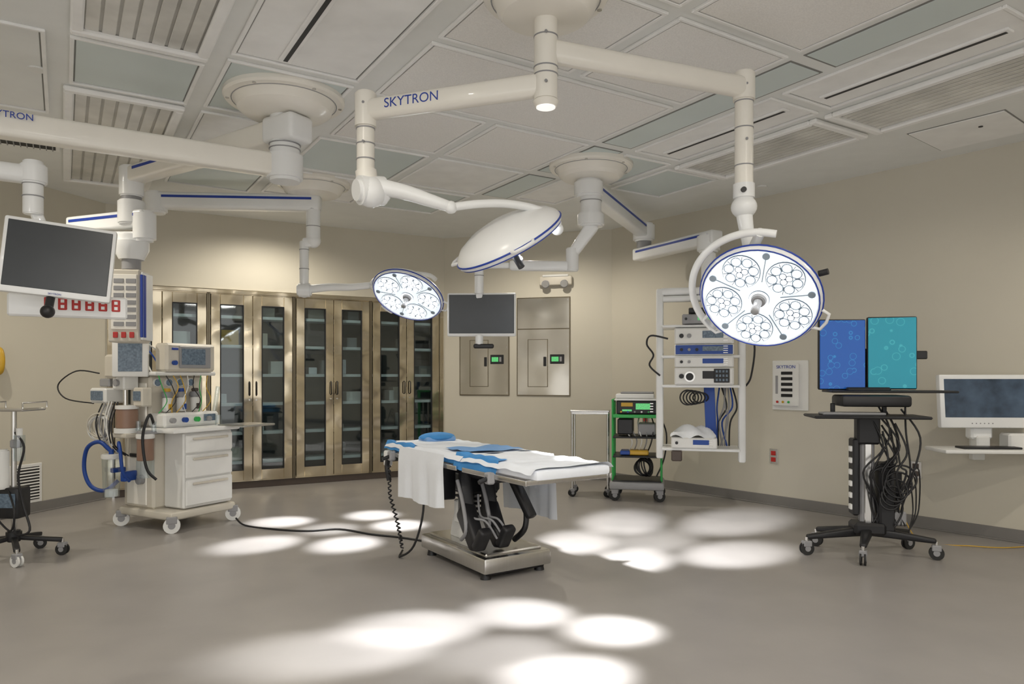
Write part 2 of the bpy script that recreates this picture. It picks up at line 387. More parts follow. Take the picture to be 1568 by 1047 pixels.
# ------------------------------------------------------------------ ceiling mounted equipment
def mount(b, x, y, r):
    b.lathe([(0, CEIL-.001), (r, CEIL-.001), (r, CEIL-.03), (r*.97, CEIL-.045), (r*.84, CEIL-.05), (r*.80, CEIL-.075), (r*.77, CEIL-.10), (r*.68, CEIL-.125), (r*.4, CEIL-.14), (0, CEIL-.14)],
            M_cream, Matrix.Translation((x, y, 0)))
    b.ring((x, y, CEIL-.048), r*.86, .004, M_grayp)
    for i in range(6):
        a = i*math.pi/3+.3; b.cyl((x+r*.92*math.cos(a), y+r*.92*math.sin(a), CEIL-.052), (x+r*.92*math.cos(a), y+r*.92*math.sin(a), CEIL-.045), .012, M_steel, seg=10)

def jring(b, x, y, z, r, m=None): b.cyl((x, y, z-.003), (x, y, z+.003), r, m or M_grayp)

spots = []
def head(b, c, n, R, targets, up=(0, 0, 1), energy=1000, spin=0):
    c = V(c); n = V(n).normalized(); y = V(up)-n*V(up).dot(n); y.normalize(); x = y.cross(n)
    Mx = Matrix.Translation(c) @ Matrix((x, y, n)).transposed().to_4x4()
    old = b.L; b.L = Mx
    b.lathe([(0, -.12), (R*.3, -.115), (R*.6, -.095), (R*.85, -.06), (R*.97, -.025), (R, 0), (R*.99, .02), (R*.95, .03), (R*.93, .024)], M_white)
    b.lathe([(0, .02), (R*.94, .02)], M_face)
    b.ring((0, 0, .002), R+.0005, .0055, M_blue); b.ring((0, 0, .029), R*.955, .004, M_blue)
    pos = []
    mods = [(R*.60*math.cos(math.radians(90+spin+72*i)), R*.60*math.sin(math.radians(90+spin+72*i))) for i in range(5)]+[(0, 0)]
    for i, (mx, my) in enumerate(mods):
        rm = R*.31 if i < 5 else R*.17
        b.cyl((mx, my, .02), (mx, my, .026), rm, M_ringd, seg=28)
        b.cyl((mx, my, .022), (mx, my, .030), rm*.965, M_mod, seg=28)
        if i < 5:
            for k in range(7):
                a = k*2*math.pi/7+i; px, py = mx+rm*.66*math.cos(a), my+rm*.66*math.sin(a)
                b.cyl((px, py, .029), (px, py, .0312), rm*.29, M_ring, seg=14)
                b.sph((px, py, .031), rm*.22, M_led, (1, 1, .35), u=12, w=6)
                a += math.pi/7
                b.box((mx+rm*.72*math.cos(a), my+rm*.72*math.sin(a), .031), (rm*.46, .0032, .002), M_ringd, 0, rot=(0, 0, math.degrees(a)))
            for k in range(3):
                a = k*2*math.pi/3; px, py = mx+rm*.2*math.cos(a), my+rm*.2*math.sin(a)
                b.cyl((px, py, .029), (px, py, .0312), rm*.2, M_ringd, seg=12); b.sph((px, py, .031), rm*.15, M_led, (1, 1, .35), u=12, w=6)
        pos.append(Mx @ V((mx, my, .05)))
    for i in range(5):
        a = math.radians(126+spin+72*i); b.box((R*.62*math.cos(a), R*.62*math.sin(a), .022), (R*.55, .004, .004), M_ring, 0, rot=(0, 0, math.degrees(a)))
        b.cyl((R*.84*math.cos(a), R*.84*math.sin(a), .02), (R*.84*math.cos(a), R*.84*math.sin(a), .026), R*.06, M_ring, seg=12)
    b.cyl((0, 0, .02), (0, 0, .05), .045, M_grayp, .035, bev=.004); b.cyl((0, 0, .05), (0, 0, .13), .022, M_grayp, .018, bev=.004); b.sph((0, 0, .13), .024, M_grayp)
    for a in (-30, 210):
        a = math.radians(a); b.tube([(R*math.cos(a-.2), R*math.sin(a-.2), 0), ((R+.04)*math.cos(a-.15), (R+.04)*math.sin(a-.15), 0), ((R+.045)*math.cos(a), (R+.045)*math.sin(a), 0), ((R+.04)*math.cos(a+.15), (R+.04)*math.sin(a+.15), 0), (R*math.cos(a+.2), R*math.sin(a+.2), 0)], .009, M_white, sm=False)
    b.L = old
    for p, t in zip(pos, targets): spots.append((p, V((t[0], t[1], 0)), energy))
    return Mx

# twin surgical light (front)
b = B('surgical_light')
mx, my = .16, 3.4
mount(b, mx, my, .30)
b.cyl((mx, my, 2.99), (mx, my, 2.60), .056, M_cream, bev=.004)
for z in (2.9, 2.755, 2.72): jring(b, mx, my, z, .058)
b.cyl((mx, my, 2.60), (mx, my, 2.57), .064, M_cream, .05, bev=.006); b.cyl((mx, my, 2.572), (mx, my, 2.566), .045, M_capl)
b.beam((.17, 3.40, 2.835), (1.24, 3.83, 2.835), .085, .105, M_cream, .03)
b.cyl((1.24, 3.84, 2.92), (1.24, 3.84, 2.31), .048, M_cream, bev=.006); b.cyl((1.24, 3.84, 2.92), (1.24, 3.84, 2.76), .058, M_cream, bev=.01)
for z in (2.76, 2.62, 2.42): jring(b, 1.24, 3.84, z, .05)
b.cyl((1.24, 3.84, 2.33), (1.24, 3.84, 2.24), .056, M_white, bev=.008); b.sph((1.24, 3.84, 2.20), .068, M_white, (1, 1, .9))
b.cyl((1.22, 3.79, 2.28), (1.22, 3.775, 2.28), .014, M_black, seg=16)
for q in ((1.24, 3.79, 2.84), (1.24, 3.79, 2.55), (.16, 3.34, 2.9), (.16, 3.34, 2.67), (-.76, 3.68, 2.7), (-.76, 3.68, 2.5)): b.cyl(q, (q[0]-.003, q[1]-.008, q[2]), .007, M_grayp, seg=10)
b.tube([(1.24, 3.84, 2.18), (1.25, 3.84, 2.10), (1.27, 3.85, 2.0), (1.28, 3.87, 1.95)], .045, M_white, seg=14, r2=.03)
cA = V((1.325, 3.84, 1.72)); nA = (-.42, -.66, -.62)
TA = [(.06, 3.95), (-.48, 3.72), (-.80, 3.40), (.25, 3.10), (.52, 3.68), (-.04, 3.36)]
MA = head(b, cA, nA, .315, TA, energy=880, spin=20)
pts = [MA @ V((.37*math.cos(math.radians(a)), .37*math.sin(math.radians(a)), -.03)) for a in range(70, 215, 12)]
b.tube(pts, .02, M_white, seg=12); b.tube([V((1.28, 3.87, 1.95)), pts[1]], .026, M_white, seg=12)
b.cyl(pts[-1], MA @ V((.28*math.cos(math.radians(205)), .28*math.sin(math.radians(205)), -.03)), .025, M_white)
b.cyl(MA @ V((.30, .10, -.03)), MA @ V((.345, .11, -.03)), .016, M_black)
# left arm
b.beam((.15, 3.40, 2.675), (-.76, 3.73, 2.675), .085, .105, M_cream, .03)
d = V((.941, -.338, 0)); n_ = V((-.338, -.941, 0))
b.text('SKYTRON', .068, Matrix.Translation(V((-.49, 3.636, 2.68))+n_*.046) @ Matrix((d, V((0, 0, 1)), n_)).transposed().to_4x4(), M_blue)
b.cyl((-.76, 3.73, 2.76), (-.76, 3.73, 2.36), .046, M_cream, bev=.006); b.cyl((-.76, 3.73, 2.77), (-.76, 3.73, 2.58), .056, M_cream, bev=.01)
for z in (2.58, 2.5, 2.42): jring(b, -.76, 3.73, z, .049)
b.cyl((-.76, 3.73, 2.37), (-.75, 3.73, 2.30), .055, M_cream, bev=.008)
b.cyl((-.80, 3.68, 2.25), (-.66, 3.78, 2.27), .075, M_white, bev=.02); b.sph((-.73, 3.72, 2.25), .08, M_white)
b.tube([(-.70, 3.72, 2.28), (-.55, 3.73, 2.25), (-.42, 3.74, 2.21), (-.33, 3.76, 2.185)], .045, M_white, seg=14, r2=.028)
b.sph((-.32, 3.76, 2.18), .034, M_white)
b.tube([(-.32, 3.76, 2.18), (-.18, 3.79, 2.205), (-.02, 3.83, 2.215), (.14, 3.88, 2.195), (.24, 3.93, 2.15), (.25, 3.96, 2.12)], .022, M_white, seg=12)
cM = V((-.02, 3.95, 2.05)); nM = (.44, .36, -.80)
TM = [(.96, 6.36), (.50, 5.6), (.84, 5.05), (1.60, 5.22), (1.95, 6.36), (1.12, 5.68)]
MM = head(b, cM, nM, .315, TM, energy=1250)
b.sph((.25, 3.97, 2.11), .035, M_white)
b.cyl((.01, 3.74, 1.93), (.05, 3.72, 1.86), .018, M_black)
b.done()

# second surgical light (back)
b = B('surgical_light')
mount(b, -1.87, 6.76, .34)
b.cyl((-1.87, 6.76, 3.0), (-1.87, 6.76, 2.58), .065, M_white, bev=.006)
for z in (2.86, 2.7): jring(b, -1.87, 6.76, z, .067)
b.beam((-1.80, 6.77, 2.92), (-3.30, 6.66, 2.92), .15, .15, M_white, .03, stripe=M_blue)
b.cyl((-3.3, 6.66, 3.0), (-3.3, 6.66, 2.80), .1, M_white, bev=.02)
b.sph((-1.87, 6.76, 2.57), .07, M_white); b.beam((-1.86, 6.76, 2.56), (-1.96, 6.74, 2.54), .09, .09, M_white, .02)
b.cyl((-1.95, 6.74, 2.56), (-1.95, 6.74, 2.12), .042, M_white, bev=.006)
for z in (2.48, 2.3): jring(b, -1.95, 6.74, z, .046)
b.cyl((-2.01, 6.72, 2.10), (-1.88, 6.74, 2.10), .065, M_white, bev=.015); b.sph((-1.95, 6.74, 2.10), .07, M_white)
b.tube([(-1.90, 6.73, 2.11), (-1.7, 6.70, 2.125), (-1.5, 6.66, 2.12), (-1.30, 6.6, 2.13)], .04, M_white, seg=12, r2=.03)
TC = [(-1.30, 6.70), (-2.05, 6.4), (-1.95, 5.55), (-1.28, 5.55), (-.98, 6.25), (-1.55, 6.1)]
MC = head(b, (-.94, 6.5, 2.03), (-.22, -.55, -.80), .33, TC, energy=820, spin=36)
b.tube([(-1.30, 6.6, 2.13), (-1.22, 6.58, 2.20), (-1.0, 6.62, 2.24), (-.78, 6.63, 2.23), (-.70, 6.6, 2.18)], .020, M_white, seg=12)
b.tube([(-1.30, 6.6, 2.13), (-1.25, 6.55, 2.09)], .025, M_white)
b.done()

# boom left: equipment column + monitor
b = B('ceiling_equipment_boom')
hx, hy = -1.48, 4.68
mount(b, hx, hy, .38)
b.cyl((hx, hy, 3.0), (hx, hy, 2.6), .095, M_white, bev=.006)
for z in (2.80, 2.77): jring(b, hx, hy, z, .10)
b.beam((hx+.14, hy-.08, 2.89), (hx-.10, hy+.06, 2.89), .2, .17, M_white, .03)
b.beam((hx, hy, 2.89), (-3.0, 5.7, 2.89), .15, .15, M_cream, .02, w2=.13, h2=.12, stripe=M_blue)
b.cyl((hx, hy, 2.75), (hx, hy, 2.56), .115, M_white, bev=.02)
b.beam((hx+.05, hy+.03, 2.66), (-3.65, 3.36, 2.66), .12, .14, M_cream, .02)
b.text('SKYTRON', .05, Matrix.Translation((-2.70, 3.853, 2.70)) @ Matrix((V((.855, .52, 0)), V((0, 0, 1)), V((.52, -.855, 0)))).transposed().to_4x4(), M_blue)
b.cyl((-3.65, 3.36, 2.74), (-3.65, 3.36, 2.34), .075, M_white, bev=.01)
# equipment column
cx, cy = -3.03, 5.72
b.cyl((cx, cy, 2.96), (cx, cy, 2.72), .09, M_white, bev=.01); b.cyl((cx, cy, 2.74), (cx, cy, 2.68), .075, M_grayp); b.cyl((cx, cy, 2.69), (cx, cy, 2.50), .10, M_white, bev=.01)
b.beam((cx+.16, cy-.05, 2.54), (cx-.62, cy+.25, 2.54), .14, .13, M_white, .02, stripe=M_blue)
b.cyl((cx+.12, cy-.03, 2.60), (cx+.12, cy-.03, 2.36), .085, M_white, bev=.02)
b.beam((cx+.14, cy, 2.40), (cx-.28, cy, 2.40), .12, .08, M_white, .02)
b.cyl((cx, cy, 2.42), (cx, cy, 2.28), .10, M_white, .085, bev=.01); b.cyl((cx, cy, 2.28), (cx, cy, 2.14), .07, M_grayp)
b.lathe([(0, 2.36), (.13, 2.36), (.13, 2.30), (.09, 2.22), (0, 2.22)], M_white, Matrix.Translation((cx, cy, 0)))
b.L = Matrix.Translation((cx, cy, 0)) @ Matrix.Rotation(math.radians(8), 4, 'Z')
b.bx(-.13, .105, -.12, .12, 1.56, 2.13, M_beige, .012); b.bx(.105, .125, -.11, .11, 1.58, 2.11, M_white, .005); b.bx(.124, .129, -.10, -.05, 1.60, 2.09, M_blue, .002); b.bx(.107, .126, -.122, -.105, 1.6, 2.09, M_blue, .003)
b.bx(-.105, .085, -.128, -.118, 1.66, 2.09, M_cream, .004)
for i in range(7):
    for j in range(2): b.bx(-.085+j*.09, -.01+j*.09, -.133, -.127, 1.685+i*.056, 1.72+i*.056, M_grayp, .003)
for i in range(3):
    b.bx(-.09+i*.06, -.055+i*.06, -.13, -.12, 1.595, 1.64, M_red, .003)
b.L = Matrix()
# monitor arm
b.beam((-3.65, 3.36, 2.42), (-2.68, 4.02, 2.42), .10, .10, M_white, .03)
b.cyl((-2.68, 4.02, 2.50), (-2.68, 4.02, 2.20), .05, M_white, bev=.006); b.cyl((-2.68, 4.02, 2.48), (-2.68, 4.02, 2.37), .07, M_white, bev=.01)
for z in (2.37, 2.3): jring(b, -2.68, 4.02, z, .054)
b.beam((-2.68, 4.04, 2.22), (-2.60, 4.10, 1.95), .06, .06, M_white, .015)
def monitor(b, M, w, h, m, scr, bez=.022, dep=.05, bot=None):
    old = b.L; b.L = old @ M; bot = bot or bez
    b.box((0, dep/2, 0), (w, dep, h), m, .012, seg=2); b.box((0, dep+.015, 0), (w*.6, .04, h*.6), m, .012)
    b.box((0, -.001, (bot-bez)/2), (w-2*bez, .006, h-bez-bot), scr, .002)
    b.L = old
Mm = Matrix.Translation((-2.525, 4.0, 1.945)) @ Euler((math.radians(-4), math.radians(5), math.radians(26))).to_matrix().to_4x4()
monitor(b, Mm, .54, .42, M_white, M_screen, .02, .05, .035)
b.L = Mm; b.cyl((-.02, .03, -.21), (-.02, -.02, -.31), .022, M_black); b.sph((-.02, -.03, -.30), .036, M_black)
b.text('SKYTRON', .014, Matrix.Translation((0, -.006, -.196)) @ Matrix.Rotation(math.pi/2, 4, 'X'), M_blue); b.L = Matrix()
b.L = Matrix.Translation((-2.60, 4.22, 1.705)) @ Matrix.Rotation(math.radians(28), 4, 'Z')
b.box((0, 0, 0), (.60, .06, .13), M_white, .01)
for i in range(6):
    b.box((-.10+i*.068, -.032, .012), (.045, .008, .07), M_red, .004)
    for k in (-1, 1): b.box((-.10+i*.068, -.037, .012+k*.016), (.018, .004, .018), M_white, 0)
b.beam((-.1, .02, .02), (-.05, .0, .45), .05, .05, M_white, .01)
b.L = Matrix()
b.done()

# boom right: arms
b = B('ceiling_equipment_boom')
hx, hy = .68, 6.19
mount(b, hx, hy, .36)
b.cyl((hx, hy, 3.0), (hx, hy, 2.62), .09, M_white, bev=.006); b.cyl((hx-.02, hy, 2.98), (hx-.02, hy, 2.83), .125, M_white, bev=.02)
jring(b, hx, hy, 2.80, .095)
b.beam((hx, hy, 2.90), (1.44, 7.92, 2.90), .13, .15, M_white, .02, stripe=M_blue)
b.cyl((1.46, 7.95, 2.98), (1.46, 7.95, 2.78), .12, M_white, bev=.02); b.cyl((1.46, 7.95, 2.80), (1.46, 7.95, 2.70), .08, M_grayp)
b.beam((1.40, 8.02, 2.64), (1.98, 6.92, 2.64), .15, .13, M_white, .02, stripe=M_blue)
b.cyl((1.92, 7.02, 2.68), (1.92, 7.02, 2.50), .11, M_white, bev=.02)
b.cyl((1.92, 7.02, 2.5), (1.92, 7.02, 2.1), .07, M_white, bev=.01)
# rack
b.L = Matrix.Translation((1.83, 6.98, 0)) @ Matrix.Rotation(math.radians(-14), 4, 'Z')
b.beam((0.10, 0, 2.12), (-.38, 0, 2.12), .12, .07, M_white, .02)
b.box((-.385, -.0, 1.32), (.07, .12, 1.66), M_white, .02, seg=3); b.box((.385, -.0, 1.27), (.07, .12, 1.60), M_white, .02, seg=3)
b.beam((-.38, 0, 2.05), (.38, 0, 2.05), .10, .06, M_white, .02)
for z in (1.77, 1.48, 1.20, .60):
    b.box((0, -.02, z), (.72, .40, .025), M_white, .008)
def device(b, x, z, w, h, body, front, y=-.24, d=.36, lcd=None, knobs=3):
    b.box((x, y+d/2, z+h/2), (w, d, h), body, .008); b.box((x, y-.002, z+h/2), (w*.96, .008, h*.86), front, .003)
    if lcd: b.box((x+w*.15, y-.007, z+h*.58), (w*.35, .006, h*.45), lcd, .002)
    for i in range(knobs): b.cyl((x-w*.38+i*w*.13, y, z+h*.5), (x-w*.38+i*w*.13, y-.02, z+h*.5), h*.14, M_grayp if i % 2 else M_black, seg=14)
    for i in range(4): b.box((x+w*.36, y-.007, z+h*(.2+.2*i)), (w*.08, .005, h*.08), M_steel, .001)
device(b, -.02, 1.79, .30, .09, M_grayp, M_grayp, lcd=M_lcd, knobs=2)
device(b, -.0, 1.89, .22, .05, M_black, M_black, knobs=1)
device(b, .03, 1.60, .54, .15, M_wplas, M_wplas, lcd=M_lcdw, knobs=2)
device(b, .03, 1.495, .54, .10, M_wplas, M_hose, lcd=M_lcdw, knobs=3)
device(b, .03, 1.38, .54, .10, M_wplas, M_wplas, lcd=M_hose, knobs=2, d=.30)
device(b, .03, 1.215, .54, .16, M_wplas, M_wplas, lcd=M_black, knobs=1)
b.box((.19, -.25, 1.30), (.14, .01, .13), M_black, .003)
for i in range(4):
    for k in range(3): b.box((.145+i*.03, -.257, 1.26+k*.04), (.018, .004, .022), M_lcdw, .001)
b.cyl((-.1, -.24, 1.29), (-.1, -.26, 1.29), .05, M_steel); b.cyl((-.1, -.255, 1.29), (-.1, -.265, 1.29), .035, M_black)
device(b, -.06, .615, .42, .10, M_wplas, M_wplas, lcd=M_hose, knobs=1)
b.sheet(lambda u, v: V((-.28+.42*u, -.24+.34*v, .72+.10*math.sin(math.pi*u)**.6*math.sin(math.pi*v)**.6+.02*math.sin(13*u+7*v))), 16, 12, M_sheet)
for i in range(7):
    x = .18+.02*i; b.tube([(x, .05, 1.19), (x+random.uniform(-.05, .05), -.05, 1.0), (x+random.uniform(-.1, .05), .0, .85), (x-.03, .05, .62)], .008, random.choice([M_black, M_hose, M_hose, M_grayp]))
for i in range(5):
    b.ring((-.12+.03*i, -.12, 1.09), .07, .007, M_black, Matrix.Rotation(math.pi/2+.2*i, 4, 'X'))
b.beam((.08, -.08, 1.19), (.1, -.08, .72), .1, .02, M_hose, .005)
b.tube([(-.30, -.24, 1.65), (-.46, -.26, 1.68), (-.50, -.2, 1.6), (-.44, -.15, 1.5), (-.48, -.1, 1.40), (-.38, -.1, 1.3)], .009, M_black)
b.tube([(.42, 0, 1.9), (.50, 0, 1.6), (.47, 0, 1.3), (.42, 0, 1.2)], .009, M_black)
b.box((-.22, -.22, .54), (.10, .05, .10), M_brown, .01)
b.L = Matrix()
# monitor arm of this boom
b.cyl((hx, hy, 2.70), (hx, hy, 2.58), .115, M_white, bev=.015)
b.beam((hx+.02, hy, 2.60), (.53, 6.2, 2.36), .12, .12, M_white, .02, w2=.09, h2=.09)
b.cyl((.52, 6.2, 2.40), (.52, 6.2, 2.20), .055, M_white, bev=.008)
b.beam((.56, 6.2, 2.24), (-.02, 6.27, 2.26), .085, .085, M_white, .02); b.beam((-.02, 6.27, 2.26), (-.30, 6.33, 2.27), .05, .05, M_white, .015)
b.cyl((-.29, 6.33, 2.30), (-.29, 6.33, 2.02), .04, M_white, bev=.005); jring(b, -.29, 6.33, 2.18, .044)
b.beam((-.29, 6.36, 2.04), (-.29, 6.42, 1.86), .06, .04, M_white, .01)
monitor(b, Matrix.Translation((-.27, 6.36, 1.84)) @ Matrix.Rotation(math.radians(-2), 4, 'Z'), .61, .385, M_white, M_screen, .016, .05, .026)
b.cyl((-.29, 6.36, 1.66), (-.29, 6.36, 1.57), .035, M_white, bev=.006); b.box((-.25, 6.34, 1.56), (.18, .04, .04), M_black, .01)
b.done()

# ------------------------------------------------------------------ operating table
b = B('operating_table', (-.2, 4.97, 0), -56.6)
b.box((-.05, .03, .095), (.90, .52, .10), M_steel, .012, seg=2); b.box((-.05, .03, .045), (.84, .46, .04), M_black, .01)
b.box((-.05, .03, .152), (.80, .44, .02), M_steel, .01)
for x in (-.42, .33):
    for y in (-.18, .24): b.cyl((x, y, 0), (x, y, .05), .035, M_black, .025)
b.box((-.15, .03, .24), (.30, .28, .18), M_wplas, .03, seg=3, taper=.85); b.box((-.15, .03, .43), (.20, .20, .28), M_steel, .01); b.box((-.15, .03, .56), (.26, .26, .16), M_black, .02)
for i in range(5): b.box((-.15, .03, .34+i*.035), (.23, .23, .018), M_black, .008)
b.box((-.05, .03, .655), (.95, .40, .07), M_black, .015)
b.box((-.1, -.12, .36), (.10, .06, .16), M_wplas, .01)
for sy in (-.16, .02):
    b.beam((.02, sy, .66), (.10, sy-.03, .38), .07, .10, M_black, .02, w2=.10, h2=.14)
    b.beam((.08, sy-.03, .42), (.30, sy-.06, .20), .11, .15, M_black, .03, w2=.09, h2=.12)
    b.beam((.30, sy-.06, .19), (.40, sy-.06, .33), .09, .06, M_black, .02)
    b.tube([(.05, sy-.07, .60), (.16, sy-.09, .46), (.22, sy-.1, .30), (.12, sy-.08, .22)], .014, M_grayp)
b.beam((-.12, -.22, .68), (-.10, -.23, .45), .05, .12, M_black, .015)
b.beam((-.18, -.26, .64), (-.16, -.26, .44), .04, .07, M_black, .012)
for a in range(3): b.tube([(.1, -.15+.05*a, .5), (.2, -.2+.06*a, .38), (.3, -.16+.05*a, .36), (.34, -.1+.05*a, .25)], .008, M_grayp)
b.tube([(.16, .12, .60), (.30, .14, .45), (.34, .12, .3), (.24, .10, .2)], .02, M_black); b.beam((.2, .12, .6), (.36, .16, .36), .08, .05, M_black, .015)
b.box((0, 0, .70), (1.9, .48, .03), M_steel, .008)
for sy in (-.31, .31):
    for x0, x1 in ((-.95, -.58), (-.52, .18), (.26, .98)):
        b.beam((x0, sy, .70), (x1, sy, .70), .012, .03, M_steel, .003)
        for x in (x0+.05, x1-.05): b.cyl((x, sy, .70), (x, sy*.75, .70), .009, M_steel, seg=8)
for x, sy in ((.62, -.31), (-.8, -.31), (.7, .31)):
    b.box((x, sy*1.06, .69), (.06, .05, .07), M_grayp, .01); b.cyl((x, sy*1.1, .69), (x, sy*1.3, .67), .014, M_black, seg=12)
b.beam((.96, -.3, .70), (.96, .3, .70), .012, .03, M_steel, .003)
b.box((-.76, 0, .745), (.44, .54, .06), M_bluec, .018, seg=2)
b.box((-.17, 0, .745), (.72, .57, .06), M_bluec, .018, seg=2)
b.box((.62, 0, .742), (.80, .54, .055), M_sheet, .018, seg=2)
def cloth(x0, x1, hw, z, droop, m, wr=.006, ph=0, y0=None, y1=None):
    ya = -hw if y0 is None else y0; yb = hw if y1 is None else y1
    def f(u, v):
        x = x0+(x1-x0)*u; y = ya+(yb-ya)*v; e = max(0, (abs(y)-.27))/.03
        zz = z-droop*min(1, e)+wr*(math.sin(17*x+3*y+ph)*math.sin(23*y+ph)+.6*math.sin(41*x-9*y))
        return V((x+.01*math.sin(20*y+ph), y if e < 1 else math.copysign(.30, y), zz))
    b.sheet(f, 40, 30, m)
cloth(-1.0, .20, .31, .785, .035, M_sheet, .004)
cloth(.20, 1.0, .30, .783, .03, M_sheet, .005, 2)
cloth(.10, .62, .31, .794, .10, M_bluec, .006, 1, y0=-.31, y1=-.20)
cloth(-.18, .16, .31, .797, .03, M_lblue, .005, 1, y0=-.20, y1=.24)
cloth(-1.0, -.50, .31, .792, .06, M_bluec, .006, 4, y0=-.31, y1=-.24)
b.sph((-.84, .08, .815), .1, M_bluec, (1.0, 1.5, .36))
b.box((-.84, .08, .80), (.16, .26, .04), M_lblue, .015, seg=3)
b.beam((-.98, -.2, .69), (-1.02, -.2, .73), .05, .03, M_steel, .006)
def drape(x0, x1, y, z0, z1, ph, skew=0):
    def f(u, v):
        x = x0+(x1-x0)*u+skew*v; amp = .012*v
        return V((x, y+(-1 if y < 0 else 1)*(.012*min(1, v*4))+amp*math.sin(x*24+ph)+amp*.4*math.sin(x*51), z0+(z1-z0)*v+.010*math.sin(9*x+ph)*v+.02*u*v))
    b.sheet(f, 40, 14, M_sheet)
drape(-.66, .04, -.325, .775, .40, 0); drape(-.30, .38, .325, .775, .32, 2, .03)
b.tube([(-.92, -.30, .68), (-.86, -.34, .60), (-.84, -.33, .5)], .02, M_black); b.box((-.93, -.30, .66), (.05, .06, .12), M_wplas, .01)
pts = [V((-.80, -.35, .62)), V((-.76, -.36, .40)), V((-.66, -.34, .2)), V((-.58, -.34, .03))]
Q = []
for i in range(len(pts)-1):
    for k in range(24): Q.append(pts[i].lerp(pts[i+1], k/24))
Q = [q+V((.013*math.cos(i*1.6), .013*math.sin(i*1.6), 0)) for i, q in enumerate(Q)]
b.tube(Q, .006, M_black, sm=False)
b.tube([(-.58, -.34, .02), (-.45, -.42, .012), (-.35, -.36, .10), (-.30, -.31, .35), (-.31, -.31, .66)], .008, M_black)
b.done()

b = B('power_cord')
b.tube([(-2.42, 6.30, .05), (-2.30, 6.2, .008), (-2.0, 6.05, .008), (-1.7, 5.98, .008), (-1.45, 6.05, .008), (-1.15, 5.86, .008), (-.9, 5.75, .008), (-.66, 5.6, .008)], .008, M_black)
b.done()

# ------------------------------------------------------------------ anesthesia machine
b = B('anesthesia_machine', (-2.95, 6.35, 0), 62)
b.box((0, 0, .135), (.66, .70, .07), M_beige, .025, seg=3)
for x in (-.31, .31):
    for y in (-.33, .33): b.caster(x, y, .065, M_wplas, yaw=-40, top=.13)
b.bx(-.30, .30, -.08, .32, .17, .82, M_beige, .02)
b.bx(-.31, -.295, .0, .26, .2, .6, M_cream, .006)
b.cyl((-.31, .05, .42), (-.35, .05, .42), .04, M_grayp); b.box((-.31, .16, .62), (.02, .10, .03), M_black, .004)
b.bx(-.20, .30, -.33, -.08, .18, .82, M_wplas, .012)
for i, (z0, z1) in enumerate(((.20, .42), (.435, .63), (.645, .80))):
    b.bx(-.19, .29, -.352, -.33, z0, z1, M_wplas, .012); b.box((.05, -.362, z1-.035), (.36, .02, .02), M_beige, .006)
b.box((.0, -.08, .84), (.68, .62, .035), M_wplas, .012, seg=2)
b.box((.36, -.45, .86), (.36, .34, .018), M_steel, .008); b.beam((.3, -.2, .84), (.36, -.42, .85), .03, .02, M_steel, .005)
b.bx(-.26, .28, .02, .30, .86, 1.30, M_beige, .02); b.bx(-.27, -.25, .06, .26, .9, 1.24, M_cream, .008)
b.bx(-.27, .29, -.18, .04, .86, .98, M_wplas, .02)
for i in range(4): b.cyl((-.2+i*.12, -.18, .92), (-.2+i*.12, -.215, .92), .022, [M_grayp, M_hose, M_green, M_grayp][i], seg=16)
b.box((.18, -.185, .93), (.12, .01, .06), M_lcdw, .003)
for i, m in enumerate((M_yellow, M_hose, M_brown)):
    x = -.14+i*.14
    b.cyl((x, -.04, .99), (x, -.04, 1.11), .04, M_wplas, bev=.005); b.cyl((x, -.04, 1.11), (x, -.04, 1.16), .045, M_grayp, bev=.008); b.cyl((x, -.04, 1.16), (x, -.04, 1.19), .03, m, bev=.005)
    b.box((x, -.085, 1.03), (.035, .012, .05), m, .003)
for i in range(4):
    b.cyl((-.20+i*.11, .02, 1.24), (-.20+i*.11, -.0, 1.24), .035, M_wplas, seg=18); b.cyl((-.20+i*.11, .0, 1.24), (-.20+i*.11, -.004, 1.24), .03, M_lcdw, seg=18)
b.bx(-.30, .32, -.10, .22, 1.30, 1.335, M_wplas, .01)
b.bx(-.22, .28, -.14, .02, 1.335, 1.58, M_beige, .02); b.box((.06, -.147, 1.46), (.32, .01, .19), M_grayp, .005); b.box((.04, -.153, 1.465), (.24, .006, .14), M_lcdw, .002); b.cyl((-.15, -.14, 1.41), (-.15, -.17, 1.41), .02, M_hose, seg=14)
b.box((-.14, -.145, 1.53), (.06, .01, .02), M_blue, .002)
b.beam((-.25, .25, 1.28), (-.40, .16, 1.36), .04, .04, M_grayp, .01)
monitor(b, Matrix.Translation((-.42, .05, 1.46)) @ Matrix.Rotation(math.radians(-40), 4, 'Z'), .27, .34, M_wplas, M_lcdw, .045, .10)
b.cyl((-.38, .17, 1.0), (-.38, .17, 1.34), .02, M_steel); b.box((-.38, .28, 1.38), (.16, .14, .20), M_beige, .02)
b.box((-.36, .20, 1.24), (.14, .16, .12), M_wplas, .012); b.cyl((-.44, .20, 1.24), (-.455, .20, 1.24), .03, M_grayp, seg=16)
b.box((-.34, .0, 1.12), (.10, .12, .16), M_beige, .012); b.box((-.395, .0, 1.13), (.008, .09, .08), M_lcdw, .002)
b.cyl((.30, -.1, .98), (.34, -.1, 1.2), .02, M_clear); b.cyl((.22, -.25, .86), (.22, -.25, .95), .03, M_clear)
